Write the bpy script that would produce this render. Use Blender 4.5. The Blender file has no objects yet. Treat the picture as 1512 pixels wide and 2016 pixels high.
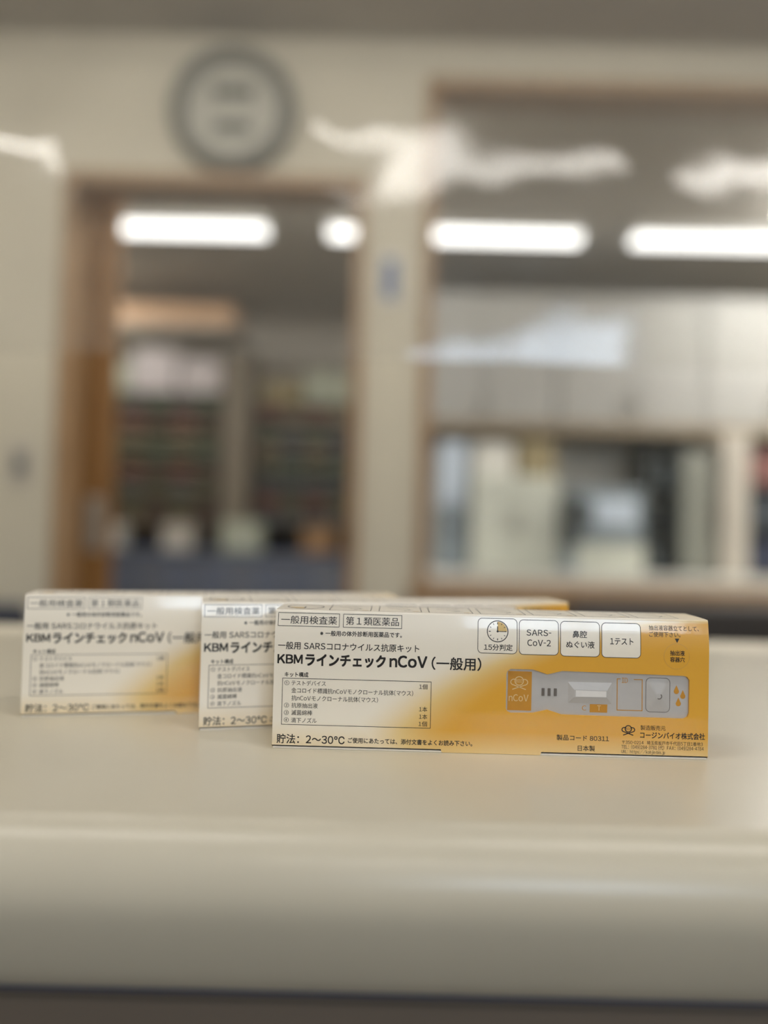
import bpy, bmesh, math, random
from mathutils import Vector, Matrix, noise
random.seed(7)
S = bpy.context.scene
C = S.collection
PI = math.pi

# ------------------------------------------------------------------ camera, world, exposure
CAM_Z, PITCH, ROLL = 1.0827, 0.0254, 0.0239
cam = bpy.data.cameras.new('camera')
cam_o = bpy.data.objects.new('camera', cam); C.objects.link(cam_o)
cam.sensor_fit = 'HORIZONTAL'; cam.sensor_width = 36.0
cam.lens = 1500.0 * 36.0 / 1512.0
cam.clip_start = 0.01; cam.clip_end = 50
cp, sp, cr, sr = math.cos(PITCH), math.sin(PITCH), math.cos(ROLL), math.sin(ROLL)
R0 = Vector((1, 0, 0)); U0 = Vector((0, -sp, cp)); F0 = Vector((0, cp, sp))
RX = R0 * cr + U0 * sr; UP = U0 * cr - R0 * sr
cam_o.matrix_world = Matrix(((RX.x, UP.x, -F0.x, 0), (RX.y, UP.y, -F0.y, 0), (RX.z, UP.z, -F0.z, CAM_Z), (0, 0, 0, 1)))
cam.dof.use_dof = True
cam.dof.focus_distance = 0.2865
cam.dof.aperture_fstop = 3.0
cam.dof.aperture_blades = 0
S.camera = cam_o

FRONT_LAMP, BACK_LAMP, FILL_LAMP, WINDOW_L = 19.5, 3.2, 44.0, 14.0
world = bpy.data.worlds.new('world'); S.world = world; world.use_nodes = True
world.node_tree.nodes['Background'].inputs[0].default_value = (1.0, 0.96, 0.9, 1)
world.node_tree.nodes['Background'].inputs[1].default_value = 0.25
S.view_settings.view_transform = 'Standard'; S.view_settings.look = 'None'
S.view_settings.gamma = 1.0; S.view_settings.use_curve_mapping = False
S.view_settings.exposure = 0.0
try:
    S.cycles.use_denoising = True
    S.cycles.max_bounces = 10; S.cycles.transparent_max_bounces = 12
    S.cycles.sample_clamp_indirect = 6.0
    S.cycles.caustics_reflective = False; S.cycles.caustics_refractive = False
except Exception:
    pass

# ------------------------------------------------------------------ helpers
def lin(r, g, b):
    f = lambda v: (v / 255 / 12.92) if v / 255 <= .04045 else ((v / 255 + .055) / 1.055) ** 2.4
    return (f(r), f(g), f(b))

def mat(name, rgb, rough=.5, var=.06, scale=14.0, bump=0.0, spec=.5, metal=0.0, coat=0.0):
    m = bpy.data.materials.new(name); m.use_nodes = True
    nt = m.node_tree; b = nt.nodes['Principled BSDF']
    c = lin(*rgb)
    b.inputs['Roughness'].default_value = rough
    b.inputs['Metallic'].default_value = metal
    b.inputs['Specular IOR Level'].default_value = spec
    if coat:
        b.inputs['Coat Weight'].default_value = coat; b.inputs['Coat Roughness'].default_value = .06
    tc = nt.nodes.new('ShaderNodeTexCoord'); n = nt.nodes.new('ShaderNodeTexNoise')
    n.inputs['Scale'].default_value = scale; n.inputs['Detail'].default_value = 3
    nt.links.new(tc.outputs['Object'], n.inputs['Vector'])
    r = nt.nodes.new('ShaderNodeValToRGB')
    lo, hi = 1 - var, 1 + var
    r.color_ramp.elements[0].position = .3; r.color_ramp.elements[1].position = .7
    r.color_ramp.elements[0].color = (c[0] * lo, c[1] * lo, c[2] * lo, 1)
    r.color_ramp.elements[1].color = (min(1, c[0] * hi), min(1, c[1] * hi), min(1, c[2] * hi), 1)
    nt.links.new(n.outputs['Fac'], r.inputs['Fac']); nt.links.new(r.outputs['Color'], b.inputs['Base Color'])
    if bump:
        bp = nt.nodes.new('ShaderNodeBump'); bp.inputs['Strength'].default_value = bump; bp.inputs['Distance'].default_value = .002
        n2 = nt.nodes.new('ShaderNodeTexNoise'); n2.inputs['Scale'].default_value = scale * 12
        nt.links.new(tc.outputs['Object'], n2.inputs['Vector'])
        nt.links.new(n2.outputs['Fac'], bp.inputs['Height']); nt.links.new(bp.outputs['Normal'], b.inputs['Normal'])
    return m

def wood(name, a, b_, scale=6.0, rough=.45):
    m = bpy.data.materials.new(name); m.use_nodes = True
    nt = m.node_tree; b = nt.nodes['Principled BSDF']; b.inputs['Roughness'].default_value = rough
    tc = nt.nodes.new('ShaderNodeTexCoord'); mp = nt.nodes.new('ShaderNodeMapping')
    mp.inputs['Scale'].default_value = (scale * 6, scale * 6, scale * .6)
    n = nt.nodes.new('ShaderNodeTexNoise'); n.inputs['Scale'].default_value = 2.0; n.inputs['Detail'].default_value = 5
    r = nt.nodes.new('ShaderNodeValToRGB')
    r.color_ramp.elements[0].position = .35; r.color_ramp.elements[1].position = .65
    r.color_ramp.elements[0].color = (*lin(*a), 1); r.color_ramp.elements[1].color = (*lin(*b_), 1)
    nt.links.new(tc.outputs['Object'], mp.inputs['Vector']); nt.links.new(mp.outputs['Vector'], n.inputs['Vector'])
    nt.links.new(n.outputs['Fac'], r.inputs['Fac']); nt.links.new(r.outputs['Color'], b.inputs['Base Color'])
    return m

def emit(name, rgb, strength):
    m = bpy.data.materials.new(name); m.use_nodes = True
    nt = m.node_tree; nt.nodes.clear()
    e = nt.nodes.new('ShaderNodeEmission'); o = nt.nodes.new('ShaderNodeOutputMaterial')
    e.inputs[0].default_value = (*rgb, 1); e.inputs[1].default_value = strength
    nt.links.new(e.outputs[0], o.inputs['Surface'])
    return m

def obj(name, bm, m, parent=None, smooth=False, loc=None):
    me = bpy.data.meshes.new(name)
    bmesh.ops.recalc_face_normals(bm, faces=bm.faces[:]) if not getattr(bm, 'keep', False) else None
    bm.to_mesh(me); bm.free()
    for x in (m if isinstance(m, (list, tuple)) else [m]): me.materials.append(x)
    if smooth:
        for p in me.polygons: p.use_smooth = True
    o = bpy.data.objects.new(name, me); C.objects.link(o)
    if parent: o.parent = parent
    if loc: o.location = loc
    return o

def tag(o, label=None, cat=None, group=None, kind=None):
    if label: o['label'] = label
    if cat: o['category'] = cat
    if group: o['group'] = group
    if kind: o['kind'] = kind
    return o

def empty(name, loc, rz=0.0, label=None, cat=None, group=None):
    o = bpy.data.objects.new(name, None); C.objects.link(o)
    o.empty_display_size = .02
    o.location = loc; o.rotation_euler = (0, 0, rz)
    return tag(o, label, cat, group)

KIDS = {}
def kids(o): return [c for c in bpy.data.objects if c.parent == o]
def copy_tree(o, parent=None):
    c = o.copy(); C.objects.link(c)
    if parent: c.parent = parent
    for k in kids(o):
        if k is not c: copy_tree(k, c)
    return c

def add_box(bm, x0, x1, y0, y1, z0, z1, bev=0.0, seg=2):
    t = bmesh.new()
    bmesh.ops.create_cube(t, size=1)
    for v in t.verts:
        v.co = Vector(((x0 + x1) / 2 + v.co.x * (x1 - x0), (y0 + y1) / 2 + v.co.y * (y1 - y0), (z0 + z1) / 2 + v.co.z * (z1 - z0)))
    if bev:
        bmesh.ops.bevel(t, geom=t.edges[:], offset=bev, segments=seg, affect='EDGES', profile=.5)
    merge(bm, t)

def merge(bm, t):
    base = {}
    for v in t.verts: base[v] = bm.verts.new(v.co)
    for f in t.faces:
        nf = bm.faces.new([base[v] for v in f.verts]); nf.material_index = f.material_index; nf.smooth = f.smooth
    t.free()

def boxm(x0, x1, y0, y1, z0, z1, bev=0.0, seg=2):
    bm = bmesh.new(); add_box(bm, x0, x1, y0, y1, z0, z1, bev, seg); return bm

def add_lathe(bm, prof, axis='y', center=(0, 0, 0), n=48):
    """prof: list of (radius, along)"""
    rings = []
    for r, a in prof:
        ring = []
        for i in range(n):
            t = 2 * PI * i / n
            if axis == 'y': p = (center[0] + r * math.cos(t), center[1] + a, center[2] + r * math.sin(t))
            else: p = (center[0] + r * math.cos(t), center[1] + r * math.sin(t), center[2] + a)
            ring.append(bm.verts.new(p))
        rings.append(ring)
    for A, B in zip(rings, rings[1:]):
        for i in range(n): bm.faces.new((A[i], A[(i + 1) % n], B[(i + 1) % n], B[i]))
    bm.faces.new(rings[0]); bm.faces.new(rings[-1])

def lathe(prof, axis='y', center=(0, 0, 0), n=48):
    bm = bmesh.new(); add_lathe(bm, prof, axis, center, n); return bm

def extrude_profile(prof, x0, x1):
    """closed (y,z) profile extruded along x"""
    bm = bmesh.new()
    A = [bm.verts.new((x0, y, z)) for y, z in prof]; B = [bm.verts.new((x1, y, z)) for y, z in prof]
    n = len(prof)
    for i in range(n): bm.faces.new((A[i], A[(i + 1) % n], B[(i + 1) % n], B[i]))
    bm.faces.new(A); bm.faces.new(B[::-1])
    return bm

# ------------------------------------------------------------------ materials
M = dict(
    wall=mat('wall paint', (205, 198, 179), .75, .03, 3, .05),
    ceil=mat('ceiling board', (178, 173, 164), .85, .03, 5),
    floor=mat('floor vinyl', (84, 72, 58), .5, .08, 4),
    counter=mat('counter laminate', (207, 200, 182), .28, .02, 20, .008, .42),
    counter_front=mat('counter edge laminate', (180, 170, 153), .33, .02, 20, .012, .5),
    panel=mat('counter panel', (112, 102, 92), .5, .05, 8),
    bluestrip=mat('blue strip', (58, 66, 88), .4, .05, 8),
    trim=wood('brown wood trim', (146, 116, 84), (166, 136, 102)),
    door=wood('door wood', (124, 86, 42), (150, 110, 62)),
    metal=mat('satin metal', (170, 166, 158), .35, .03, 10, metal=.6),
    navy=mat('navy vinyl', (44, 50, 66), .45, .06, 12, .1),
    charcoal=mat('charcoal vinyl', (62, 58, 56), .45, .06, 12, .1),
    rim=mat('clock rim', (118, 117, 110), .4, .03, 10),
    dial=mat('clock dial', (184, 181, 169), .4, .02, 10),
    display=mat('dark display', (84, 88, 84), .3, .04, 10),
    blue=mat('blue sign', (70, 96, 140), .5, .05, 10),
    white=mat('white plastic', (214, 212, 204), .4, .03, 10),
    offwhite=mat('off white enamel', (196, 199, 188), .4, .04, 8),
    paleblue=mat('pale blue plastic', (190, 202, 216), .4, .04, 8),
    greybeige=mat('grey beige panel', (186, 180, 170), .5, .03, 6),
    cabgrey=mat('cabinet grey beige', (158, 157, 153), .5, .03, 6),
    rail=mat('beige rail', (142, 129, 110), .5, .04, 6),
    greyblue=mat('grey blue enamel', (128, 138, 144), .4, .04, 8),
    lockgrey=mat('locker grey', (134, 136, 128), .45, .05, 8),
    dark=mat('dark plastic', (66, 70, 70), .4, .06, 8),
    darkshelf=mat('dark shelf board', (78, 70, 60), .5, .08, 8),
    post=mat('greige post', (122, 113, 99), .55, .04, 6),
    peach=mat('peach band', (226, 186, 148), .6, .04, 8),
    olive=mat('olive cardboard', (150, 138, 108), .7, .06, 8),
    brown=mat('brown cardboard', (146, 114, 80), .7, .06, 8),
    bluegrey=mat('blue grey drawer', (98, 106, 124), .5, .05, 8),
    lilac=mat('pale lilac carton', (196, 188, 188), .6, .05, 8),
    sage=mat('pale sage carton', (168, 172, 156), .6, .05, 8),
    lamp_house=mat('lamp housing', (225, 225, 220), .4, .02, 8),
    ink=mat('black ink', (24, 20, 19), .45, .04, 200),
    inkgrey=mat('grey ink', (90, 84, 76), .5, .05, 200),
    orange=mat('orange ink', (198, 140, 42), .45, .03, 300),
    paleorange=mat('pale yellow ink', (222, 190, 122), .45, .03, 300),
    ring=mat('ring ink', (206, 158, 74), .35, .03, 300),
    cream=mat('pale cream ink', (226, 200, 150), .45, .03, 300),
    paper=mat('white card', (246, 239, 226), .35, .015, 300, coat=.6),
    device=mat('grey white device plastic', (186, 184, 184), .4, .02, 300),
    strip=mat('white strip', (226, 224, 224), .5, .02, 300),
    slot=mat('dark slot', (104, 98, 94), .5, .05, 300),
    lampglow=emit('front lamp glow', (1.0, .95, .87), FRONT_LAMP),
    backglow=emit('back lamp glow', (1.0, .99, .95), BACK_LAMP),
    fillglow=emit('fill lamp glow', (1.0, .98, .93), FILL_LAMP),
    skyglow=emit('daylit pane', (.70, .84, 1.0), WINDOW_L),
)

def carton_material(W, H, coat=.6, spec=.5):
    """white card printed with a yellow gradation: a print, in the carton's own coordinates"""
    m = bpy.data.materials.new('printed card'); m.use_nodes = True
    nt = m.node_tree; b = nt.nodes['Principled BSDF']; L = nt.links.new
    def math_n(op, a, bb=None, c=None):
        n = nt.nodes.new('ShaderNodeMath'); n.operation = op
        for i, v in enumerate((a, bb, c)):
            if v is None: continue
            if isinstance(v, (int, float)): n.inputs[i].default_value = v
            else: L(v, n.inputs[i])
        return n.outputs[0]
    tc = nt.nodes.new('ShaderNodeTexCoord'); sx = nt.nodes.new('ShaderNodeSeparateXYZ'); L(tc.outputs['Object'], sx.inputs[0])
    u = math_n('DIVIDE', sx.outputs['X'], W); v = math_n('DIVIDE', sx.outputs['Z'], H)
    v2 = math_n('MULTIPLY', v, v)
    v6 = math_n('POWER', v, 6.0)
    e = math_n('MULTIPLY_ADD', v, .20, .255)
    e = math_n('MULTIPLY_ADD', v2, .26, e)
    e = math_n('MULTIPLY_ADD', v6, .22, e)
    d = math_n('SUBTRACT', u, e)
    g = nt.nodes.new('ShaderNodeMapRange'); g.interpolation_type = 'SMOOTHSTEP'
    g.inputs['From Min'].default_value = -.12; g.inputs['From Max'].default_value = .13
    L(d, g.inputs['Value'])
    # pale along the very bottom, and paler again towards the right-hand end of the panel
    pb = nt.nodes.new('ShaderNodeMapRange'); pb.inputs['From Min'].default_value = 0.0; pb.inputs['From Max'].default_value = .16
    pb.inputs['To Min'].default_value = .55; pb.inputs['To Max'].default_value = 1.0; L(v, pb.inputs['Value'])
    gg = math_n('MULTIPLY', g.outputs[0], pb.outputs[0])
    lo = nt.nodes.new('ShaderNodeMapRange'); lo.inputs['From Min'].default_value = .20; lo.inputs['From Max'].default_value = 0.0
    lo.inputs['To Min'].default_value = 0.0; lo.inputs['To Max'].default_value = .30; L(v, lo.inputs['Value'])
    hi = nt.nodes.new('ShaderNodeMapRange'); hi.inputs['From Min'].default_value = .97; hi.inputs['From Max'].default_value = 1.0
    hi.inputs['To Min'].default_value = 1.0; hi.inputs['To Max'].default_value = .25; L(v, hi.inputs['Value'])
    gg = math_n('MULTIPLY', gg, hi.outputs[0])
    gg = math_n('MAXIMUM', gg, lo.outputs[0])
    r = nt.nodes.new('ShaderNodeValToRGB'); cr_ = r.color_ramp
    cr_.elements[0].position = 0; cr_.elements[0].color = (*lin(246, 239, 226), 1)
    cr_.elements[1].position = 1; cr_.elements[1].color = (*lin(226, 168, 48), 1)
    k = cr_.elements.new(.5); k.color = (*lin(234, 204, 140), 1)
    L(gg, r.inputs['Fac'])
    L(r.outputs['Color'], b.inputs['Base Color'])
    b.inputs['Roughness'].default_value = .38; b.inputs['Coat Weight'].default_value = coat; b.inputs['Specular IOR Level'].default_value = spec
    b.inputs['Coat Roughness'].default_value = .06
    n2 = nt.nodes.new('ShaderNodeTexNoise'); n2.inputs['Scale'].default_value = 230; n2.inputs['Detail'].default_value = 2
    L(tc.outputs['Object'], n2.inputs['Vector'])
    bp = nt.nodes.new('ShaderNodeBump'); bp.inputs['Strength'].default_value = .16; bp.inputs['Distance'].default_value = .0002
    L(n2.outputs['Fac'], bp.inputs['Height']); L(bp.outputs['Normal'], b.inputs['Coat Normal'])
    return m

# ------------------------------------------------------------------ the room
Y_W = 2.25            # front face of the partition wall
CEIL = 2.555
def struct(name, bm, m, parent=None):
    o = obj(name, bm, m, parent)
    if not parent: o['kind'] = 'structure'
    return o

struct('floor', boxm(-3.0, 3.4, -3.1, 5.5, -.05, 0), M['floor'])
struct('ceiling', boxm(-3.0, 3.4, -3.1, 5.5, CEIL, CEIL + .05), M['ceil'])
b = bmesh.new()
DX0, DX1, DZ = -.975, -.075, 2.135
WX0, WX1, WZ0, WZ1 = .098, 2.0, .90, 2.44
T = .10
add_box(b, -3.0, DX0, Y_W, Y_W + T, 0, CEIL)
add_box(b, DX0, DX1, Y_W, Y_W + T, DZ, CEIL)
add_box(b, DX1, WX0, Y_W, Y_W + T, 0, CEIL)
add_box(b, WX0, WX1, Y_W, Y_W + T, 0, WZ0)
add_box(b, WX0, WX1, Y_W, Y_W + T, WZ1, CEIL)
add_box(b, WX1, 3.4, Y_W, Y_W + T, 0, CEIL)
struct('wall_back', b, M['wall'])
struct('wall_left', boxm(-3.1, -3.0, -3.1, 5.5, 0, CEIL), M['wall'])
struct('wall_right', boxm(3.4, 3.5, -3.1, 5.5, 0, CEIL), M['wall'])
struct('wall_rear_room', boxm(-3.0, 3.4, 5.4, 5.5, 0, CEIL), M['greybeige'])
struct('wall_service', boxm(.02, 3.39, 4.17, 4.25, 0, 1.60), M['white'])
# wall behind the camera with a daylit window
RX0, RX1, RZ0, RZ1 = .30, 1.45, 1.56, 2.30
b = bmesh.new()
add_box(b, -3.0, RX0, -3.2, -3.1, 0, CEIL); add_box(b, RX1, 3.4, -3.2, -3.1, 0, CEIL)
add_box(b, RX0, RX1, -3.2, -3.1, 0, RZ0); add_box(b, RX0, RX1, -3.2, -3.1, RZ1, CEIL)
struct('wall_front', b, M['wall'])
b = bmesh.new()
for a in ((RX0, RX0 + .04, RZ0, RZ1), (RX1 - .04, RX1, RZ0, RZ1), (RX0 + .04, RX1 - .04, RZ0, RZ0 + .04), (RX0 + .04, RX1 - .04, RZ1 - .04, RZ1), ((RX0 + RX1) / 2 - .02, (RX0 + RX1) / 2 + .02, RZ0 + .04, RZ1 - .04)):
    add_box(b, a[0], a[1], -3.17, -3.11, a[2], a[3])
w2 = struct('window_2', b, M['metal'])
obj('pane', boxm(RX0 + .02, RX1 - .02, -3.15, -3.145, RZ0 + .02, RZ1 - .02), M['skyglow'], w2)

# doorway trim (door_1) with the sliding leaf parked behind the wall
b = bmesh.new()
add_box(b, DX0, DX0 + .03, Y_W - .018, Y_W + T + .01, 0, DZ, .003)
add_box(b, DX1 - .032, DX1, Y_W - .018, Y_W + T + .01, 0, DZ, .003)
add_box(b, DX0 + .03, DX1 - .032, Y_W - .018, Y_W + T + .01, DZ - .04, DZ, .003)
d1 = struct('door_1', b, M['trim'])
leaf = obj('sliding_leaf', boxm(-1.80, -.852, 2.372, 2.405, .01, 2.12, .004), M['door'], d1)
b = boxm(-.925, -.872, 2.366, 2.374, 1.0, 1.17, .002)
obj('door_pull', b, M['metal'], leaf)

# pass-through window (window_1): frame with a protruding sill
b = bmesh.new()
add_box(b, WX0, WX0 + .034, Y_W - .02, Y_W + T + .01, WZ0 + .03, WZ1, .003)
add_box(b, WX1 - .034, WX1, Y_W - .02, Y_W + T + .01, WZ0 + .03, WZ1, .003)
add_box(b, WX0 + .034, WX1 - .034, Y_W - .02, Y_W + T + .01, WZ1 - .036, WZ1, .003)
w1 = struct('window_1', b, M['trim'])
obj('window_sill', boxm(WX0 - .02, WX1 + .02, Y_W - .05, Y_W + T + .04, WZ0 - .022, WZ0 + .03, .006), M['trim'], w1)

struct('baseboard_back', boxm(-3.0, DX0, Y_W - .012, Y_W, 0, .07), M['trim'])

# ------------------------------------------------------------------ ceiling lamps
def make_lamp(glow):
    r = empty('ceiling_light', (0, 0, 0))
    b = bmesh.new()
    add_box(b, -.61, .61, -.055, .055, -.045, 0, .006)
    obj('housing', b, M['lamp_house'], r)
    prof = [(-.05, -.046), (-.045, -.065), (-.025, -.076), (0, -.08), (.025, -.076), (.045, -.065), (.05, -.046)]
    obj('diffuser', extrude_profile(prof, -.595, .595), glow, r)
    return r
def lamps(spots, glow, group):
    first = None
    for x, y, lab in spots:
        o = first or make_lamp(glow)
        if first: o = copy_tree(first)
        else: first = o
        o.location = (x, y, CEIL)
        tag(o, lab, 'ceiling lamp', group)
lamps([(-1.19, 3.6, 'long white ceiling lamp seen through the upper doorway at left'),
       (.305, 3.6, 'long white ceiling lamp crossing behind the pillar between doorway and window'),
       (1.755, 3.6, 'long white ceiling lamp at the right end of the row behind the window'),
       ], M['backglow'], 'ceiling lamps of the back room')
lamps([(-.58, 2.62, 'added fill lamp hidden above the doorway inside the back room'),
       (2.3, 2.75, 'added unseen fill lamp inside the back room beyond the right edge of the window'),
       (2.3, 3.25, 'added unseen fill lamp inside the back room at its right end before the work counter'),
       (-2.35, 4.1, 'added unseen fill lamp at the far left inside the back room'),
       ], M['fillglow'], 'added fill lamps of the back room')  # out-of-view lamps added to brighten the back room
lamps([(.24, -1.52, 'ceiling lamp behind the viewer on the right, mirrored in the vinyl curtain'),
       (-2.0, -1.52, 'ceiling lamp behind the viewer on the left'),
       (1.75, -1.52, 'ceiling lamp behind the viewer at far right'),
       (-2.05, 1.30, 'added unseen ceiling lamp over the waiting side at far left'),
       (-.68, 1.30, 'added unseen ceiling lamp over the waiting side left of the middle'),
       (.68, 1.30, 'added unseen ceiling lamp over the waiting side right of the middle'),
       (2.05, 1.30, 'added unseen ceiling lamp over the waiting side at far right'),  # the waiting-side row is unseen, added to brighten the partition wall
       (-.75, -.05, 'ceiling lamp above the counter on the left'),
       (.75, -.05, 'ceiling lamp above the counter on the right'),
       ], M['lampglow'], 'ceiling lamps of the front room')

# ------------------------------------------------------------------ counter
cz = 1.0
ct = empty('reception_counter', (0, .42, 0), 0, 'long pale beige reception counter with rounded front edge carrying the three test kit boxes', 'counter')
r, ry_, th_ = .020, .016, .0475
prof = []
y0, y1 = .2066, .622
for i in range(15):
    a = PI - i * PI / 2 / 14
    prof.append((y0 + ry_ + ry_ * math.cos(a) - .42, cz - r + r * math.sin(a)))
prof += [(y1 - .42, cz), (y1 - .42, cz - th_), (y0 + .0115 - .42, cz - th_), (y0 + .0100 - .42, cz - th_ + .0015)]
for i in range(7, 0, -1):                      # the nosing curls back under itself
    t_ = i / 8; prof.append((y0 + .0094 * t_ ** 1.6 - .42, cz - r - (th_ - .0015 - r) * t_))
o = obj('worktop', extrude_profile(prof, -1.3, 1.5), M['counter'], ct)
for p in o.data.polygons: p.use_smooth = abs(p.normal.x) < .5
try:
    bpy.context.view_layer.objects.active = o
    o.data.set_sharp_from_angle(angle=math.radians(40))
except Exception: pass
obj('front_panel', boxm(-1.28, 1.48, .228 - .42, .25 - .42, 0, cz - th_ - .0016), M['panel'], ct)
obj('edge_strip', boxm(-1.28, 1.48, .2185 - .42, .2275 - .42, cz - th_ - .0014, cz - th_), M['bluestrip'], ct)['label'] = 'thin blue strip under the worktop edge'
obj('back_panel', boxm(-1.28, 1.48, .58 - .42, .60 - .42, 0, cz - th_ - .0004), M['panel'], ct)

# ------------------------------------------------------------------ the test kit cartons
W, H, D = .1636, .0520, .0246
CARD = carton_material(W, H)
CARD_TOP = carton_material(W, H, 0.0, .15)
Z_B = .0385
def bend(z):
    return 8.5 * max(0.0, z - Z_B) ** 2

GLYPHS = {}
def font_mesh(text, off):
    if (text, off) in GLYPHS: return GLYPHS[(text, off)]
    c = bpy.data.curves.new('t', 'FONT'); c.body = text; c.resolution_u = 3; c.offset = off
    o = bpy.data.objects.new('t', c); C.objects.link(o)
    bpy.context.view_layer.update()
    dg = bpy.context.evaluated_depsgraph_get()
    me = bpy.data.meshes.new_from_object(o.evaluated_get(dg))
    vs = [tuple(v.co) for v in me.vertices]; fs = [tuple(p.vertices) for p in me.polygons]
    bpy.data.objects.remove(o); bpy.data.curves.remove(c); bpy.data.meshes.remove(me)
    GLYPHS[(text, off)] = (vs, fs)
    return vs, fs

def _w(vs): return max(v[0] for v in vs) - min(v[0] for v in vs)
EM = _w(font_mesh('国国', 0)[0]) - _w(font_mesh('国', 0)[0])

def layout(text, off):
    """gothic lettering: full-width glyphs for kana and kanji, the same face set narrow for Latin and figures"""
    vs, fs, cur = [], [], 0.0
    prev_latin = False
    for ch in text:
        if ch == ' ': cur += .28 * EM; continue
        if ch == '\u3000': cur += .8 * EM; continue
        latin = 33 <= ord(ch) <= 126
        g = chr(ord(ch) + 0xFEE0) if latin else ch
        v, f = font_mesh(g, 0.0)
        if ch == '-':
            xm = sum(p[0] for p in v) / len(v); v = [(xm + (p[0] - xm) * .42, p[1]) for p in v]
        if not v: cur += .5 * EM; continue
        if latin:
            x0 = min(p[0] for p in v); w = _w(v)
            sb = .045 if off > .015 else .05
            dx = cur + sb * EM - x0; adv = w + 2 * sb * EM
            if ch in '(': adv += .02 * EM
        else:
            dx = cur; adv = EM
        k = len(vs)
        vs += [(p[0] + dx, p[1]) for p in v]; fs += [tuple(i + k for i in q) for q in f]
        cur += adv
    return vs, fs

def put_text(bm, rows, y, flip=False):
    """each row: text, left, bottom, right, top in millimetres on the carton face, extra weight"""
    for t, x0, z0, x1, z1, off in rows:
        vs, fs = layout(t, off)
        ax0 = min(v[0] for v in vs); ax1 = max(v[0] for v in vs); ay0 = min(v[1] for v in vs); ay1 = max(v[1] for v in vs)
        sx = (x1 - x0) / (ax1 - ax0); sz = (z1 - z0) / max(1e-6, ay1 - ay0)
        if len(t) > 1: sz = min(max(sz, sx * .80), sx * 1.4)
        cz_ = (z0 + z1) / 2; ayc = (ay0 + ay1) / 2
        # heavier weights: the same strokes inked again, shifted by half the extra weight
        e = (max(off, 0) * .85 + .006) * EM
        shifts = ((-e, -e), (-e, e), (e, -e), (e, e)) if off > .003 else ((-e, 0), (e, 0))
        for q, (ex, ey) in enumerate(shifts):
            nv = []
            for v in vs:
                X = (x0 + (v[0] + ex - ax0) * sx) / 1000; Z = (cz_ + (v[1] + ey - ayc) * sz) / 1000
                nv.append(bm.verts.new((X, y - q * 1e-6 + bend(Z), Z)))
            for f in fs:
                try: bm.faces.new([nv[i] for i in f])
                except ValueError: pass

def poly_line(bm, pts, w, y, closed=False, top=False):
    """flat ink line of width w (mm) through pts (mm)"""
    P = [Vector(p) for p in pts]
    if closed: P = P + [P[0]]
    # densify so that the line can follow the bend of the panel
    Q = [P[0]]
    for a, b_ in zip(P, P[1:]):
        n = max(1, int((b_ - a).length / 2.0))
        for i in range(1, n + 1): Q.append(a.lerp(b_, i / n))
    L_, R_ = [], []
    n = len(Q)
    for i, p in enumerate(Q):
        if closed: d0 = Q[i] - Q[i - 1 if i else n - 2]; d1 = Q[i + 1 if i < n - 1 else 1] - Q[i]
        else: d0 = Q[i] - Q[max(0, i - 1)]; d1 = Q[min(n - 1, i + 1)] - Q[i]
        if d0.length < 1e-9: d0 = d1
        if d1.length < 1e-9: d1 = d0
        d0 = d0.normalized(); d1 = d1.normalized()
        t = (d0 + d1); t = t.normalized() if t.length > 1e-6 else d0
        nrm = Vector((-t.y, t.x)); k = max(.5, abs(nrm.dot(Vector((-d0.y, d0.x)))))
        for lst, s in ((L_, 1), (R_, -1)):
            q = p + nrm * (s * w / 2 / k)
            if top: lst.append(bm.verts.new((q.x / 1000, q.y / 1000, y)))
            else: lst.append(bm.verts.new((q.x / 1000, y + bend(q.y / 1000), q.y / 1000)))
    for i in range(n - 1): bm.faces.new((L_[i], L_[i + 1], R_[i + 1], R_[i]))

def round_rect(x0, z0, x1, z1, r, n=6):
    pts = []
    for cx, cz_, a0 in ((x1 - r, z1 - r, 0), (x0 + r, z1 - r, PI / 2), (x0 + r, z0 + r, PI), (x1 - r, z0 + r, 1.5 * PI)):
        for i in range(n + 1):
            a = a0 + PI / 2 * i / n; pts.append((cx + r * math.cos(a), cz_ + r * math.sin(a)))
    return pts

def circle(cx, cz_, r, a0=0, a1=2 * PI, n=40, ry=None):
    full = abs(a1 - a0 - 2 * PI) < 1e-6
    return [(cx + r * math.cos(a0 + (a1 - a0) * i / n), cz_ + (ry or r) * math.sin(a0 + (a1 - a0) * i / n)) for i in range(n if full else n + 1)]

def fill(bm, pts, y, top=False, rows=1):
    """flat ink area; sliced into rows so that it follows the bend"""
    if top:
        bm.faces.new([bm.verts.new((p[0] / 1000, p[1] / 1000, y)) for p in pts]); return
    t = bmesh.new()
    t.faces.new([t.verts.new((p[0] / 1000, 0, p[1] / 1000)) for p in pts])
    z0 = min(p[1] for p in pts) / 1000; z1 = max(p[1] for p in pts) / 1000
    for i in range(1, rows):
        z = z0 + (z1 - z0) * i / rows
        bmesh.ops.bisect_plane(t, geom=t.verts[:] + t.edges[:] + t.faces[:], plane_co=(0, 0, z), plane_no=(0, 0, 1))
    for v in t.verts: v.co.y = y + bend(v.co.z)
    merge(bm, t)

def emblem(bm, cx, cz_, s, y, w, letters=True):
    """round mark with two side loops and crossed tails; s = overall half width (mm)"""
    poly_line(bm, circle(cx, cz_, s * .50, n=28), w, y, True)
    for k in (-1, 1):
        p = [(cx + k * s * .46, cz_ + s * .18)]
        for i in range(13):
            a = math.radians(120 - i * 17)
            p.append((cx + k * (s * .62 + s * .38 * math.cos(a)), cz_ - s * .14 + s * .34 * math.sin(a)))
        p.append((cx - k * s * .80, cz_ - s * 1.0))
        poly_line(bm, p, w, y)
    if letters:
        put_text(bm, [('BIO', cx - s * .36, cz_ - s * .24, cx + s * .36, cz_ + s * .24, .0)], y)

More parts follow.
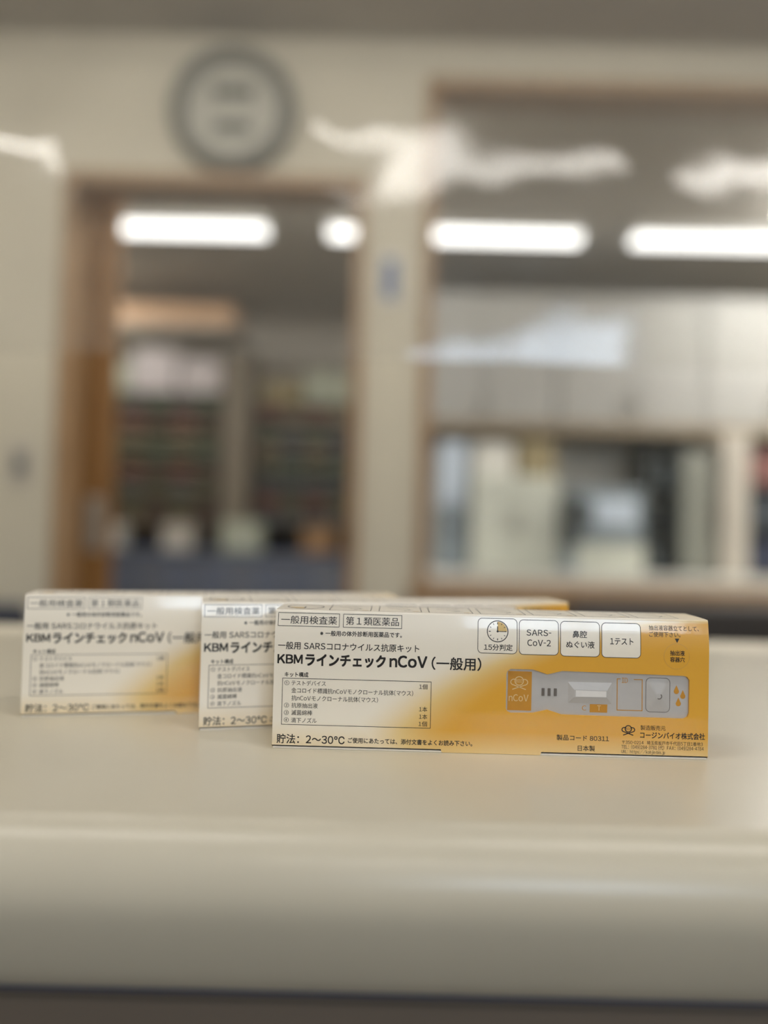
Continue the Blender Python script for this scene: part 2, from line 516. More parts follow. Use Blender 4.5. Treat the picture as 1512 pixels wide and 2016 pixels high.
INK = -.00004
TEXT = [
    ('一般用検査薬', 2.16, 46.77, 23.38, 49.78, 0.0), ('第１類医薬品', 26.75, 46.83, 46.84, 49.94, 0),
    ('※一般用の体外診断用医薬品です。', 17.18, 42.55, 48.04, 44.51, 0.012),
    ('一般用 SARSコロナウイルス抗原キット', 1.37, 37.18, 54.71, 40.06, 0.004),
    ('KBM', 1.36, 31.91, 10.68, 35.14, 0.025), ('ラインチェック', 11.97, 31.15, 42.06, 35.63, 0.034),
    ('nCoV', 43.79, 31.52, 57.75, 35.76, 0.025), ('（一般用）', 59.6, 30.93, 78.18, 35.72, 0.012),
    ('キット構成', 4.18, 26.82, 13.07, 28.66, 0.015),
    ('①', 4.15, 23.66, 5.95, 25.44, 0), ('テストデバイス', 6.82, 23.67, 19.76, 25.56, 0),
    ('金コロイド標識抗nCoVモノクローナル抗体(マウス)', 6.83, 20.77, 52.82, 22.82, 0),
    ('抗nCoVモノクローナル抗体(マウス)', 6.95, 17.91, 39.6, 19.97, 0),
    ('②', 4.23, 15.23, 6.03, 17.01, 0), ('抗原抽出液', 7.02, 15.19, 16.92, 17.13, 0),
    ('③', 4.23, 12.49, 6.03, 14.26, 0), ('滅菌綿棒', 7.02, 12.47, 14.95, 14.42, 0.0),
    ('④', 4.3, 9.75, 6.09, 11.52, 0), ('滴下ノズル', 7.03, 9.64, 16.69, 11.58, 0),
    ('1個', 55.02, 23.42, 58.17, 25.35, 0), ('1本', 55.19, 15.0, 58.28, 16.93, 0),
    ('1本', 55.23, 12.22, 58.31, 14.15, 0), ('1個', 55.09, 9.5, 58.29, 11.43, 0),
    ('貯法：2〜30℃', 1.78, 1.83, 27.36, 5.36, 0.008),
    ('ご使用にあたっては、添付文書をよくお読み下さい。', 28.68, 2.59, 75.46, 4.62, 0.012),
    ('抽出液容器立てとして、', 141.17, 47.71, 159.93, 49.62, 0), ('ご使用下さい。', 141.21, 45.32, 152.97, 47.23, 0),
    ('製造販売元', 138.35, 10.4, 147.68, 12.23, 0), ('コージンバイオ株式会社', 138.27, 7.36, 162.4, 9.79, 0.014),
    ('〒350-0214　埼玉県坂戸市千代田5丁目1番地3', 131.59, 4.98, 161.63, 6.49, 0),
    ('TEL：(049)284-3781 (代)　FAX：(049)284-4784', 131.31, 3.19, 162.0, 4.89, 0),
    ('URL：https://kohjin-bio.jp', 131.34, 1.31, 147.63, 3.01, 0),
    ('製品コード 80311', 107.06, 5.81, 126.64, 7.88, 0.004), ('日本製', 115.02, 2.01, 121.42, 4.08, 0.004),
]
DEV = [(87.75, 29.9), (88.1, 31.0), (89.3, 31.95), (97.8, 31.95), (103.2, 30.25), (108.8, 31.7), (154.3, 31.05), (155.6, 30.6), (156.4, 29.4),
       (156.4, 17.1), (155.8, 15.7), (154.4, 15.0), (123.4, 15.2), (108.8, 15.35), (103.4, 17.0), (98.1, 15.7), (89.7, 15.5), (88.3, 16.1), (87.8, 17.2)]
RECESS = .0008

def make_kit():
    root = empty('test_kit_box', (0, 0, 0))
    # --- carton shell: front panel with a cut-out and a bottom tab, folded top, back, sides, bottom
    bm = bmesh.new()
    r_ = .0009
    ztop = H - r_
    # lower flat front panel with the cut-out
    outline = [(0, .0012), (W * .389, .0012), (W * .392, .0), (W * .617, .0), (W * .620, .0012), (W, .0012), (W, Z_B), (0, Z_B)]
    t = bmesh.new()
    def loop(pts):
        vs = [t.verts.new((x, 0, z)) for x, z in pts]
        return [t.edges.new((vs[i], vs[(i + 1) % len(vs)])) for i in range(len(vs))]
    eo = loop(outline); eh = loop([(x / 1000, z / 1000) for x, z in DEV])
    bmesh.ops.triangle_fill(t, edges=eo + eh, use_beauty=True, use_dissolve=False)
    merge(bm, t)
    # cut-out edge
    n = len(DEV)
    A = [bm.verts.new((x / 1000, 0, z / 1000)) for x, z in DEV]; B = [bm.verts.new((x / 1000, RECESS, z / 1000)) for x, z in DEV]
    for i in range(n): bm.faces.new((A[i], A[(i + 1) % n], B[(i + 1) % n], B[i]))
    # upper front, rounded fold, top, back, bottom
    prof = [(bend(Z_B + (ztop - Z_B) * i / 10), Z_B + (ztop - Z_B) * i / 10) for i in range(11)]
    yb = bend(ztop)
    for i in range(1, 7):
        a = PI - .22 - (PI / 2 - .22) * i / 6
        prof.append((yb + r_ + r_ * math.cos(a) - .00002, ztop + r_ * math.sin(a)))
    prof.append((D * .5, H + .00012))
    prof += [(D - .0006, H), (D, H - .0006), (D, .0004), (.0006, .0004)]
    xs = (0, W)
    rows = [[bm.verts.new((x, y, z)) for x in xs] for y, z in prof]
    for a, b_ in zip(rows, rows[1:]):
        f = bm.faces.new((a[0], a[1], b_[1], b_[0])); f.smooth = a[0].co.z < H - .0003 and b_[0].co.y < D * .5
        if b_[0].co.y > .006: f.material_index = 1; f.smooth = False
    for x in xs:
        side = [bm.verts.new((x, y, z)) for y, z in [(0, .0012)] + prof[:-1]] + [bm.verts.new((x, .0006, .0004))]
        bm.faces.new(side)
    o = obj('carton', bm, [CARD, CARD_TOP], root)
    # bottom flap: paper edge that shows under the front panel
    obj('bottom_flap', boxm(.0003, W - .0003, .0003, D - .0008, 0, .0006), M['paper'], root)
    # --- black print of the front
    bm = bmesh.new(); put_text(bm, TEXT[2:8], INK); obj('product_lettering', bm, M['ink'], root)
    bm = bmesh.new(); put_text(bm, TEXT[23:25], INK); obj('storage_lettering', bm, M['ink'], root)
    for k, q in enumerate(((1.07, 45.95, 24.25, 50.82), (25.79, 45.95, 47.94, 50.80))):
        bm = bmesh.new(); put_text(bm, [TEXT[k]], INK); cm = obj('class_lettering', bm, M['ink'], root)
        bm = bmesh.new(); poly_line(bm, round_rect(*q, .05, 1), .20, INK, True); obj('class_frame', bm, M['ink'], cm)
    bm = bmesh.new(); put_text(bm, TEXT[8:23], INK); ct_ = obj('contents_list', bm, M['ink'], root)
    bm = bmesh.new(); poly_line(bm, round_rect(3.4, 8.93, 59.55, 26.28, .05, 1), .20, INK, True); obj('contents_frame', bm, M['ink'], ct_)
    bm = bmesh.new(); put_text(bm, TEXT[27:], INK); obj('maker_lettering', bm, M['ink'], root)
    bm = bmesh.new(); put_text(bm, TEXT[25:27], INK); up = obj('usage_lettering', bm, M['ink'], root)
    bm = bmesh.new(); fill(bm, [(150.8, 44.88), (152.5, 44.88), (151.63, 43.23)], INK); obj('arrow_mark', bm, M['ink'], up)
    bm = bmesh.new(); emblem(bm, 133.8, 10.75, 2.38, INK, .36)
    obj('maker_emblem', bm, M['ink'], root)
    # --- four rounded badges
    texts = [[('15分判定', 79.14, 38.75, 89.87, 41.11, 0.008)],
             [('SARS-', 95.11, 44.6, 104.38, 46.84, 0.004), ('CoV-2', 95.45, 40.78, 104.22, 43.14, 0.004)],
             [('鼻腔', 112.46, 44.23, 117.82, 46.83, 0.006), ('ぬぐい液', 110.08, 40.42, 120.66, 43.02, 0.006)],
             [('1テスト', 126.58, 42.05, 135.21, 44.52, 0.006)]]
    for k, (x0, x1, z0, z1) in enumerate(((76.8, 91.55, 37.65, 50.6), (92.36, 107.11, 37.52, 50.38), (107.91, 122.6, 37.3, 50.2), (123.41, 137.98, 37.22, 50.02))):
        bm = bmesh.new(); q = round_rect(x0, z0, x1, z1, 1.6)
        fill(bm, q, INK / 2, rows=14)
        bd = obj('badge', bm, CARDW, root)
        bm = bmesh.new(); poly_line(bm, q, .22, INK, True); put_text(bm, texts[k], INK)
        obj('badge_print', bm, M['ink'], bd)
        if k == 0:
            bm = bmesh.new(); cx, c_z = 84.2, 45.85
            fill(bm, [(cx, c_z)] + circle(cx, c_z, 3.6, 0, PI / 2, 12), INK * .75, rows=4)
            obj('clock_quarter', bm, M['paleorange'], bd)
            bm = bmesh.new(); poly_line(bm, circle(cx, c_z, 3.9), .32, INK, True)
            for i in range(12):
                a = i * PI / 6
                r0 = 2.75 if i % 3 else 2.6
                poly_line(bm, [(cx + r0 * math.cos(a), c_z + r0 * math.sin(a)), (cx + 3.35 * math.cos(a), c_z + 3.35 * math.sin(a))], .22 if i % 3 else .3, INK)
            poly_line(bm, [(cx, c_z + 1.9), (cx, c_z)], .34, INK * 1.2); poly_line(bm, [(cx, c_z), (cx + 3.2, c_z)], .26, INK * 1.3)
            fill(bm, circle(cx, c_z, .4, n=12), INK * 1.4)
            obj('clock_drawing', bm, M['ink'], bd)
    # --- perforated disc for the tube hole
    bm = bmesh.new()
    poly_line(bm, circle(151.5, 38.24, 4.75, .6, 2 * PI + .35, 56), .17, INK)
    th = obj('tube_hole', bm, M['ring'], root)
    bm = bmesh.new(); put_text(bm, [('抽出液', 149.05, 38.52, 154.45, 40.43, 0.012), ('容器穴', 149.08, 36.13, 154.49, 38.03, 0.012)], INK * 1.3)
    obj('hole_lettering', bm, M['ink'], th)
    # --- the test device behind the cut-out
    y = RECESS
    bm = boxm(.0868, .1574, y, y + .002, .0142, .0330)
    dv = obj('test_device', bm, M['device'], root); dv['label'] = 'grey white test cassette shown in the cut-out'
    bm = bmesh.new(); fill(bm, [(88.5, 31.1), (97.5, 31.0), (97.46, 16.32), (88.42, 16.36)], y - .00005)
    ol = obj('orange_label', bm, M['orange'], dv)
    bm = bmesh.new(); emblem(bm, 92.75, 27.4, 3.2, y - .0001, .3)
    put_text(bm, [('nCoV', 88.94, 19.77, 96.34, 22.36, -.004)], y - .0001)
    obj('label_lettering', bm, M['cream'], dv)
    bm = bmesh.new(); put_text(bm, [('T', 122.2, 17.0, 123.6, 18.98, -.005)], y - .0001); obj('line_letter', bm, M['cream'], dv)
    bm = bmesh.new(); fill(bm, [(119.45, 19.42), (126.05, 19.42), (126.0, 16.35), (119.42, 16.35)], y - .00005)
    put_text(bm, [('C', 116.54, 16.98, 118.13, 18.82, 0), ('ID', 131.3, 27.55, 133.56, 29.76, -.008)], y - .00005)
    poly_line(bm, [(130.85, 29.15), (129.6, 29.15), (129.7, 17.45), (139.08, 17.45), (138.97, 29.08), (135.8, 29.08)], .3, y - .00005)
    obj('orange_marks', bm, M['orange'], dv)
    for x0, x1 in ((101.25, 102.35), (103.52, 104.62), (105.84, 106.95)):
        bm = bmesh.new(); add_box(bm, x0 / 1000, x1 / 1000, y - .00025, y, .02208, .02498, .0001, 1)
        obj('vent_slot', bm, M['slot'], dv)
    # result window: raised bevelled frame around a pale strip
    def frustum(o_, i_, h):
        bm = bmesh.new()
        a = [bm.verts.new((x / 1000, y, z / 1000)) for x, z in o_]; b_ = [bm.verts.new((x / 1000, y - h, z / 1000)) for x, z in i_]
        for i in range(len(a)): bm.faces.new((a[i], a[(i + 1) % len(a)], b_[(i + 1) % len(a)], b_[i]))
        bm.faces.new(b_)
        return bm
    bm = frustum([(111.1, 27.5), (127.65, 27.6), (127.55, 19.6), (111.2, 19.7)], [(113.3, 24.8), (125.7, 24.7), (125.7, 22.0), (113.3, 22.0)], .0007)
    rw = obj('result_window', bm, M['device'], dv)
    bm = bmesh.new(); fill(bm, [(113.9, 24.6), (125.4, 24.5), (125.4, 22.3), (113.9, 22.2)], y - .00076)
    obj('test_strip', bm, M['strip'], dv)
    # sample well: rounded frustum rising to a small dimple
    bm = frustum(round_rect(140.65, 17.3, 149.2, 29.65, 1.5), round_rect(144.0, 22.1, 146.0, 24.1, .9), .0007)
    obj('sample_well', bm, M['device'], dv)
    bm = bmesh.new(); poly_line(bm, circle(145.15, 23.1, .95, -2.2, .9, 16), .35, y - .00075)
    poly_line(bm, round_rect(140.4, 17.1, 149.4, 29.85, 1.7), .2, y - .00004, True)
    obj('well_outline', bm, M['slot'], dv)
    for x, z in ((151.85, 25.0), (154.25, 23.25), (152.62, 20.45)):
        bm = bmesh.new()
        pts = circle(x, z, .98, math.radians(140), math.radians(400), 18) + [(x, z + 2.35)]
        fill(bm, pts, y - .00005)
        obj('drop_mark', bm, M['orange'], dv)
    # --- drawings on the top panel
    zt = H + .00014
    bm = bmesh.new()
    poly_line(bm, circle(10.2, 12.6, 7.0), .5, zt, True, True)
    poly_line(bm, [(10.2, 12.6), (10.2, 7.0)], .5, zt, top=True)
    for x0, x1 in ((20.2, 36), (39.2, 55.4), (58.4, 75), (78, 95), (98, 114.4), (117.6, 134.4), (137.6, 153)):
        poly_line(bm, [(x0, 2.6), (x1, 2.6), (x1, 22), (x0, 22)], .28, zt, True, True)
        cx = (x0 + x1) / 2
        poly_line(bm, [(cx - 5, 16), (cx - 2, 13), (cx + 1, 15), (cx + 4, 10), (cx + 1.5, 6)], .25, zt, top=True)
        poly_line(bm, [(cx - 1, 11), (cx + 2, 8), (cx + 5, 9)], .25, zt, top=True)
        poly_line(bm, [(cx - 3, 18.5), (cx, 19.5), (cx + 4, 17)], .25, zt, top=True)
    obj('top_drawing', bm, M['ink'], root)
    bm = bmesh.new()
    fill(bm, [(10.2, 12.6)] + circle(10.2, 12.6, 6.6, PI, 1.5 * PI, 10), zt - .00004, True)
    for x0 in (36, 55.4, 75, 95, 114.4, 134.4):
        fill(bm, [(x0 + .8, 11.8), (x0 + 2.4, 11.8), (x0 + 2.4, 12.6), (x0 + .8, 12.6)], zt - .00004, True)
        fill(bm, [(x0 - 3.2, 4.2), (x0 - 1, 4.2), (x0 - 1, 5.2), (x0 - 3.2, 5.2)], zt - .00004, True)
    obj('top_tint', bm, M['cream'], root)
    return root

CARDW = M['paper']
kit = make_kit()
tag(kit, 'yellow and white test kit box standing foremost and sharpest on the counter', 'box', 'test kit boxes on the counter')
poses = [(-.0402, .2896, -.0133), (-.0732, .3117, .2344), (-.1525, .3262, .2039)]
labels = [None, 'middle test kit box half hidden behind the foremost one', 'leftmost test kit box, blurred, at the rear of the three']
for i, (x, y, a) in enumerate(poses):
    k = kit if i == 0 else copy_tree(kit)
    k.location = (x, y, cz + .0001); k.rotation_euler = (0, 0, a)
    if labels[i]: k['label'] = labels[i]

# ------------------------------------------------------------------ clear vinyl curtain over the counter
def vinyl_material():
    m = bpy.data.materials.new('clear vinyl'); m.use_nodes = True
    nt = m.node_tree; nt.nodes.clear(); L = nt.links.new
    out = nt.nodes.new('ShaderNodeOutputMaterial')
    tr = nt.nodes.new('ShaderNodeBsdfTransparent'); tr.inputs[0].default_value = (.97, .97, .965, 1)
    gl = nt.nodes.new('ShaderNodeBsdfGlossy'); gl.inputs['Roughness'].default_value = .06; gl.inputs[0].default_value = (1, 1, 1, 1)
    tl = nt.nodes.new('ShaderNodeBsdfTranslucent'); tl.inputs[0].default_value = (.9, .9, .88, 1)
    fr = nt.nodes.new('ShaderNodeFresnel'); fr.inputs[0].default_value = 1.42
    m1 = nt.nodes.new('ShaderNodeMixShader'); m2 = nt.nodes.new('ShaderNodeMixShader')
    m1.inputs[0].default_value = .12
    L(tr.outputs[0], m1.inputs[1]); L(tl.outputs[0], m1.inputs[2])
    L(fr.outputs[0], m2.inputs[0]); L(m1.outputs[0], m2.inputs[1]); L(gl.outputs[0], m2.inputs[2])
    L(m2.outputs[0], out.inputs['Surface'])
    return m
vc = empty('vinyl_curtain', (0, .68, 2.50), 0, 'clear wrinkled vinyl curtain hanging above the rear edge of the counter', 'curtain')
bm = bmesh.new()
NX, NZ = 220, 150
X0, X1, Z0, Z1 = -.95, 1.05, 1.236, 2.50
g = []
for j in range(NZ + 1):
    row = []
    for i in range(NX + 1):
        x = X0 + (X1 - X0) * i / NX; z = Z0 + (Z1 - Z0) * j / NZ
        k = noise.noise((x * 3.1, z * 1.0, 1.7)); k2 = noise.noise((x * 8, z * 5, 4.2)); k3 = noise.noise((x * 22 + z * 9, z * 16 - x * 8, 9.1))
        left = 1 / (1 + math.exp(-(-.04 - x) * 28))
        y = .008 * k * (.25 + .75 * left) + .0030 * k2 * (.22 + 1.2 * left) + .0006 * k3 * (.6 + 1.6 * left)
        y += .0035 * math.sin(31 * x + 4 * z + 2 * k) * left * .7
        y += -.28 * (x - .10) * (z - 1.30) * math.exp(-((x - .10) / .16) ** 2 - ((z - 1.30) / .12) ** 2)
        row.append(bm.verts.new((x, y, z + .004 * noise.noise((x * 5, 0, 0)) * (1 - j / NZ) - 2.50)))
    g.append(row)
for j in range(NZ):
    for i in range(NX): bm.faces.new((g[j][i], g[j][i + 1], g[j + 1][i + 1], g[j + 1][i]))
obj('clear_sheet', bm, vinyl_material(), vc, True)
bm = bmesh.new(); t = bmesh.new()
bmesh.ops.create_cone(t, cap_ends=True, segments=20, radius1=.011, radius2=.011, depth=2.2)
bmesh.ops.rotate(t, verts=t.verts[:], matrix=Matrix.Rotation(PI / 2, 3, 'Y')); bmesh.ops.translate(t, verts=t.verts[:], vec=(.05, 0, .008)); merge(bm, t)
for x in (-.9, .05, 1.0): add_box(bm, x - .008, x + .008, -.008, .008, 0, .054)
obj('hanging_rail', bm, M['white'], vc)

# ------------------------------------------------------------------ things on the partition wall
ck = empty('wall_clock', (-.478, Y_W, 2.325), 0, 'round grey rimmed wall clock with two dark displays above the doorway', 'clock')
obj('rim', lathe([(.19, 0), (.192, -.02), (.18, -.045), (.146, -.05), (.137, -.03), (.137, -.012)], n=64), M['rim'], ck, True)
obj('dial', lathe([(.1375, -.012), (.1375, -.018)], n=64), M['dial'], ck)
for z, w in ((.05, .062), (-.055, .056)):
    obj('display', boxm(-w, w, -.023, -.017, z - .019, z + .019, .003), M['display'], ck)
sg = empty('wall_sign', (0.002, Y_W, 1.835), 0, 'small blue and white sign on the pillar between doorway and window', 'sign')
obj('plate', boxm(-.03, .03, -.006, 0, -.075, .075, .002), M['white'], sg)
obj('blue_panel', boxm(-.02, .02, -.0085, -.005, -.06, .055, .001), M['blue'], sg)
sw = empty('light_switch', (-1.078, Y_W, 1.257), 0, 'pale switch plate on the wall left of the doorway', 'switch')
obj('plate', boxm(-.034, .034, -.007, 0, -.058, .058, .003), M['greybeige'], sw)
obj('rocker', boxm(-.014, .014, -.011, -.006, -.028, .028, .002), M['display'], sw)

def bench(x0, x1, top, m, label):
    b = empty('waiting_bench', ((x0 + x1) / 2, 1.95, 0), 0, label, 'bench', 'waiting benches along the partition wall')
    w = (x1 - x0) / 2
    obj('backrest', boxm(-w, w, .13, .23, .36, top, .025, 3), m, b)
    obj('seat', boxm(-w, w, -.28, .14, .30, .42, .03, 3), m, b)
    for sx in (-1, 1):
        for yy in (-.22, .16):
            obj('leg', boxm(sx * (w - .08) - .02, sx * (w - .08) + .02, yy - .02, yy + .02, 0, .32, .003), M['metal'], b)
bench(-2.3, -.995, .857, M['navy'], 'navy bench beyond the counter at far left')
bench(.52, 2.1, .905, M['charcoal'], 'dark charcoal bench beyond the counter at right under the window sill')

# ------------------------------------------------------------------ back room, left: storage seen through the doorway
def shelf_unit(x0, x1, z0, z1, label, n, cols, tints, group):
    yf, yb = 4.45, 4.80
    s = empty('storage_shelf', ((x0 + x1) / 2, yb, 0), 0, label, 'shelf')
    w = (x1 - x0) / 2
    for sx in (-1, 1):
        obj('side_panel', boxm(sx * w - .012, sx * w + .012, yf - yb, 0, 0, z1), M['darkshelf'], s)
    obj('back_panel', boxm(-w, w, -.012, 0, 0, z1), M['darkshelf'], s)
    step = (z1 - z0) / n
    for k in range(n + 1):
        obj('shelf_board', boxm(-w + .012, w - .012, yf - yb, -.012, z0 + k * step - .014, z0 + k * step), M['darkshelf'], s)
    first = {}
    cw = (2 * w - .04) / cols
    for k in range(n):
        for c in range(cols):
            ti = tints[(k * 3 + (c * 7 + k) % 2) % len(tints)]
            key = ti
            if key not in first:
                o = empty('medicine_package', (0, 0, 0))
                o = obj('medicine_package', boxm(-cw / 2 + .006, cw / 2 - .006, 0, .26, 0, step * .72, .003), ti, None)
                first[key] = o
            else:
                o = first[key].copy(); C.objects.link(o)
            o.location = ((x0 + x1) / 2 - w + .02 + cw * (c + .5), yf + .015, z0 + k * step + .0015)
            tag(o, group[1], 'package', group[0])
pk = lambda n, c: mat(n, c, .55, .12, 20)
tn = [pk('package dark brown', (84, 70, 60)), pk('package red brown', (112, 76, 66)), pk('package olive', (92, 92, 72)), pk('package grey', (96, 94, 90)),
      pk('package green', (84, 96, 80)), pk('package tan', (120, 108, 88)), pk('package slate', (78, 82, 84))]
shelf_unit(-1.86, -.965, 1.08, 1.87, 'dark storage shelf left of the greige post beyond the doorway', 8, 6, [tn[5], tn[0], tn[1], tn[0], tn[2], tn[4], tn[3], tn[2]],
           ('packages on the left storage shelf', 'dark medicine package in the rows left of the greige post'))
shelf_unit(-.765, -.06, 1.10, 1.82, 'dark storage shelf right of the greige post beyond the doorway', 7, 5, [tn[6], tn[3], tn[4], tn[2], tn[1], tn[5], tn[6]],
           ('packages on the right storage shelf', 'dark medicine package in the rows right of the greige post'))
tag(obj('room_post', boxm(-.945, -.79, 4.40, 4.62, 0, 2.10, .006), M['post']), 'greige upright post between the two storage shelves', 'post')
def carton(name, x0, x1, y0, y1, z0, z1, m, label, cat='box', group=None):
    """closed cardboard carton with a taped lid"""
    o = empty(name, ((x0 + x1) / 2, (y0 + y1) / 2, z0), 0, label, cat, group)
    w, d, h = (x1 - x0) / 2, (y1 - y0) / 2, z1 - z0
    obj('carton_body', boxm(-w, w, -d, d, 0, h * .97, .004), m, o)
    obj('lid_flap', boxm(-w + .004, w - .004, -d + .003, d - .003, h * .965, h, .002), m, o)
    return o
carton('storage_carton', -1.84, -1.52, 4.47, 4.77, 1.871, 2.06, M['sage'], 'pale sage carton at the left on top of the left storage shelf')
carton('storage_carton', -1.50, -1.24, 4.47, 4.77, 1.871, 2.13, M['lilac'], 'pale lilac carton in the middle on top of the left storage shelf')
carton('storage_carton', -1.22, -.98, 4.47, 4.77, 1.871, 2.08, M['lilac'], 'pale lilac carton beside the post on top of the left storage shelf')
tag(obj('wall_ledge', boxm(-1.95, -.90, 4.50, 5.39, 2.262, 2.29, .003), M['greybeige']), 'pale ledge carrying the long peach block above the left storage shelf', 'shelf')
carton('long_block', -1.80, -.93, 4.52, 4.90, 2.291, 2.41, M['peach'], 'long peach block lying high above the left storage shelf')  # peach band, built as one long closed block
carton('storage_carton', -.74, -.50, 4.47, 4.77, 1.821, 1.95, M['olive'], 'olive brown carton on top of the right storage shelf beside the post')
carton('storage_carton', -.48, -.10, 4.47, 4.77, 1.821, 2.02, M['sage'], 'pale sage carton on top of the right storage shelf')
# low drawer counter in front of the shelves
dc = empty('drawer_counter', (-.95, 4.17, 0), 0, 'low blue grey drawer counter in front of the storage shelves', 'cabinet')
obj('cabinet_body', boxm(-.95, .90, -.18, .2, 0, .93, .004), M['post'], dc)
obj('cabinet_top', boxm(-.97, .92, -.21, .21, .93, .955, .004), M['bluegrey'], dc)
for k in range(4):
    for q in range(2):
        x = -.93 + k * .457
        d = obj('drawer', boxm(x, x + .447, -.195, -.178, .50 + q * .21, .70 + q * .21, .003), M['bluegrey'], dc)
        obj('drawer_handle', boxm(x + .16, x + .29, -.21, -.194, .60 + q * .21, .615 + q * .21, .003), M['metal'], d)
carton('small_carton', -1.60, -1.42, 4.06, 4.24, .956, 1.09, M['white'], 'white carton on the left of the drawer counter')
carton('small_carton', -1.18, -1.03, 4.06, 4.24, .956, 1.09, M['greybeige'], 'grey beige carton on the drawer counter right of the white one')
carton('small_carton', -.86, -.66, 4.06, 4.24, .956, 1.12, M['sage'], 'pale sage carton on the drawer counter in front of the post')
carton('small_carton', -.43, -.26, 4.06, 4.24, .956, 1.10, M['brown'], 'small brown carton at the right end of the drawer counter')

# ------------------------------------------------------------------ back room, right: dispensing side seen through the window
def wall_cabinet(x0, x1, label):
    c = empty('wall_cabinet', ((x0 + x1) / 2, 3.95, 1.60), 0, label, 'cabinet', 'hanging wall cabinets behind the window')
    w = (x1 - x0) / 2 - .003
    obj('cabinet_body', boxm(-w, w, -.13, .18, .05, .70, .003), M['cabgrey'], c)
    for s in (-1, 1):
        d = obj('cabinet_door', boxm(min(0, s * w) + .003, max(0, s * w) - .003, -.15, -.131, .055, .695, .003), M['cabgrey'], c)
        obj('door_handle', boxm(s * .04 - .006, s * .04 + .006, -.168, -.149, .09, .20, .002), M['metal'], d)
    obj('bottom_rail', boxm(-w, w, -.155, .18, 0, .052, .003), M['rail'], c)
    return c
wall_cabinet(.12, .86, 'grey beige wall cabinet at the left behind the window, over the enamel cabinet')
wall_cabinet(.86, 1.60, 'grey beige wall cabinet in the middle behind the window')
wall_cabinet(1.60, 2.34, 'grey beige wall cabinet at the right behind the window, over the dark rack')
tag(obj('cabinet_bracket_board', boxm(.10, 2.36, 4.132, 5.39, 1.62, 2.28), M['cabgrey']), 'pale boxed duct behind the wall cabinets', 'duct')
wc = empty('work_counter', (1.2, 3.8, 0), 0, 'whitish work counter behind the window under the wall cabinets', 'counter')
obj('counter_top', boxm(-1.10, 1.15, -.36, .36, .865, .905, .006), M['white'], wc)
obj('counter_base', boxm(-1.08, 1.13, -.32, .34, 0, .866), M['greybeige'], wc)
for k in range(4):
    d = obj('base_door', boxm(-1.07 + k * .55, -.53 + k * .55, -.338, -.319, .08, .85, .003), M['offwhite'], wc)
    obj('door_handle', boxm(-.60 + k * .55, -.585 + k * .55, -.355, -.337, .55, .70, .002), M['metal'], d)
zc = .906
a = empty('water_dispenser', (.33, 3.78, zc), 0, 'tall pale blue dispenser at the left end of the work counter', 'dispenser')
obj('tank', boxm(-.07, .07, -.1, .1, .30, .62, .03, 3), M['paleblue'], a)
obj('stand', boxm(-.075, .075, -.11, .11, 0, .30, .01), M['greyblue'], a)
obj('tap', boxm(-.012, .012, -.15, -.105, .2, .24, .004), M['dark'], a)
a = empty('enamel_cabinet', (.62, 3.82, zc), 0, 'off white enamel cabinet standing on the work counter', 'cabinet')
obj('cabinet_body', boxm(-.20, .22, -.16, .18, 0, .46, .008), M['offwhite'], a)
for s in (0, 1):
    d = obj('cabinet_door', boxm(-.197 + s * .21, .008 + s * .209, -.176, -.159, .01, .45, .004), M['offwhite'], a)
    obj('door_handle', boxm(-.01 + s * .03, -.002 + s * .03, -.19, -.175, .19, .29, .002), M['metal'], d)
carton('small_carton', .66, .83, 3.72, 3.94, zc + .462, zc + .64, M['olive'], 'olive brown carton on top of the enamel cabinet')
carton('small_carton', .44, .63, 3.72, 3.94, zc + .462, zc + .62, M['white'], 'white carton on top of the enamel cabinet')
carton('small_carton', .875, 1.27, 3.70, 3.95, zc, zc + .14, M['offwhite'], 'low off white carton under the grey blue packing machine')
a = empty('packing_machine', (1.08, 3.82, zc + .141), 0, 'grey blue packing machine beside the enamel cabinet', 'machine')
obj('machine_body', boxm(-.185, .185, -.12, .16, 0, .27, .012), M['greyblue'], a)
obj('control_panel', boxm(-.06, .15, -.128, -.118, .09, .22, .004), M['paleblue'], a)
obj('feed_slot', boxm(-.16, -.08, -.128, -.118, .08, .2, .004), M['dark'], a)
a = empty('desk_phone', (.87, 3.58, zc), 0, 'dark handset on a stand before the packing machine', 'phone')
obj('stand', boxm(-.03, .03, -.03, .04, 0, .12, .005), M['greyblue'], a)
obj('handset', boxm(-.045, .045, -.035, .035, .121, .36, .02, 3), M['dark'], a)
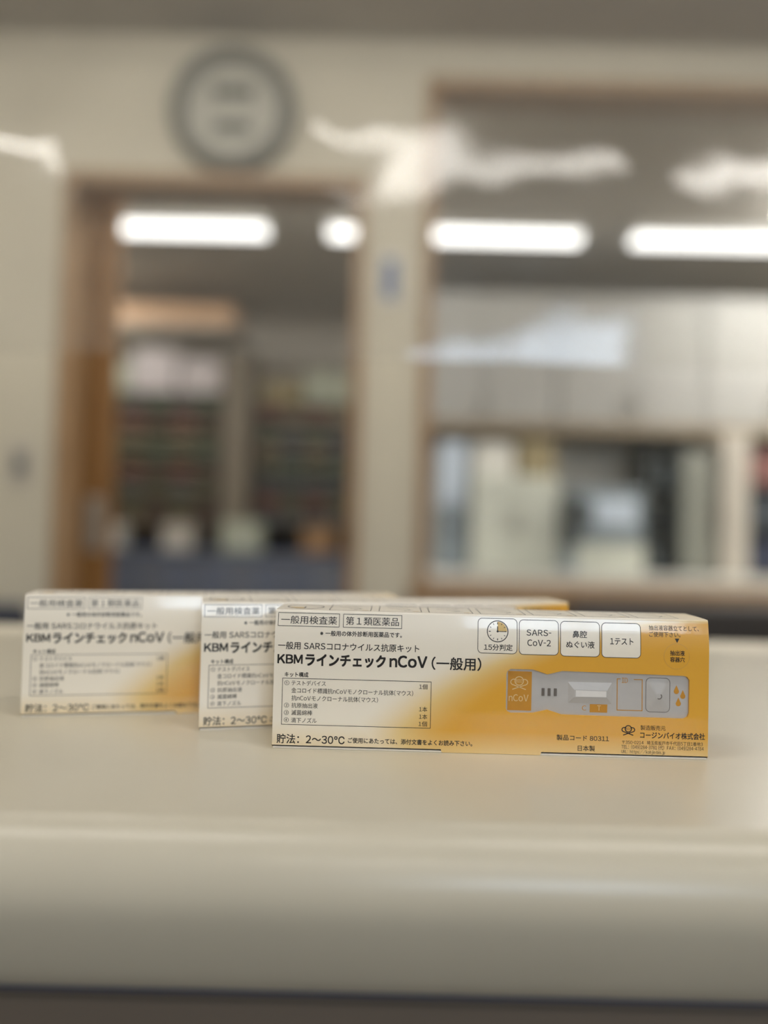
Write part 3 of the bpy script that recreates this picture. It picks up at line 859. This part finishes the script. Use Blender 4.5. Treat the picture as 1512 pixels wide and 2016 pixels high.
def rack(x0, x1, z1, n, label, mt):
    a = empty('upright_rack', ((x0 + x1) / 2, 3.82, zc), 0, label, 'rack')
    w = (x1 - x0) / 2
    obj('back_panel', boxm(-w, w, .14, .16, 0, z1), mt, a)
    for s in (-1, 1): obj('side_panel', boxm(s * w - .01, s * w + .01, -.12, .14, 0, z1), mt, a)
    for k in range(n + 1): obj('shelf_board', boxm(-w + .01, w - .01, -.12, .14, k * (z1 - .012) / n, k * (z1 - .012) / n + .012), mt, a)
    return a
n = 3
rack(1.29, 1.43, .64, 3, 'narrow dark rack of bottles beside the packing machine', M['dark'])
for k in range(3):
    for q in range(2):
        bo = empty('medicine_bottle', (1.33 + q * .058, 3.78, zc + .013 + k * .2093), 0, 'dark bottle in the narrow rack', 'bottle', 'bottles in the narrow dark rack')
        obj('bottle_body', lathe([(.022, 0), (.024, .01), (.024, .09), (.012, .115), (.012, .13)], 'z', n=20), M['greyblue'] if (k + q) % 3 == 0 else M['dark'], bo, True)
        obj('cap', lathe([(.014, .13), (.014, .15)], 'z', n=20), M['white'], bo)
a = empty('grey_locker', (1.535, 3.84, zc), 0, 'narrow mid grey locker between the narrow dark rack and the pale post', 'locker')
obj('locker_body', boxm(-.085, .085, -.12, .14, 0, .60, .006), M['lockgrey'], a)
d = obj('locker_door', boxm(-.08, .08, -.132, -.119, .02, .58, .004), M['lockgrey'], a)
obj('door_handle', boxm(.05, .06, -.146, -.131, .25, .36, .002), M['metal'], d)
tag(obj('partition_post', boxm(1.63, 1.755, 3.66, 3.98, zc, 1.598, .006), M['greybeige']), 'pale grey upright post left of the wide dark rack', 'post')
rack(1.765, 2.28, .66, 3, 'wide dark rack at the far right end of the work counter', M['dark'])
tin = [pk('file red brown', (132, 92, 88)), pk('file slate', (70, 76, 84)), pk('file navy', (58, 64, 84))]
for k in range(3):
    ti = tin[2 - k]
    first = None
    for q in range(7):
        if first is None:
            first = f = obj('file_folder', boxm(-.03, .03, 0, .2, 0, .165, .003), ti)
        else:
            f = first.copy(); C.objects.link(f)
        f.location = (1.81 + q * .0665, 3.72, zc + .013 + k * .216)
        tag(f, 'upright %s folder on the %s board of the wide dark rack' % (('navy', 'slate', 'red brown')[k], ('lowest', 'middle', 'top')[k]), 'folder', 'folders on the %s board' % ('lowest', 'middle', 'top')[k])
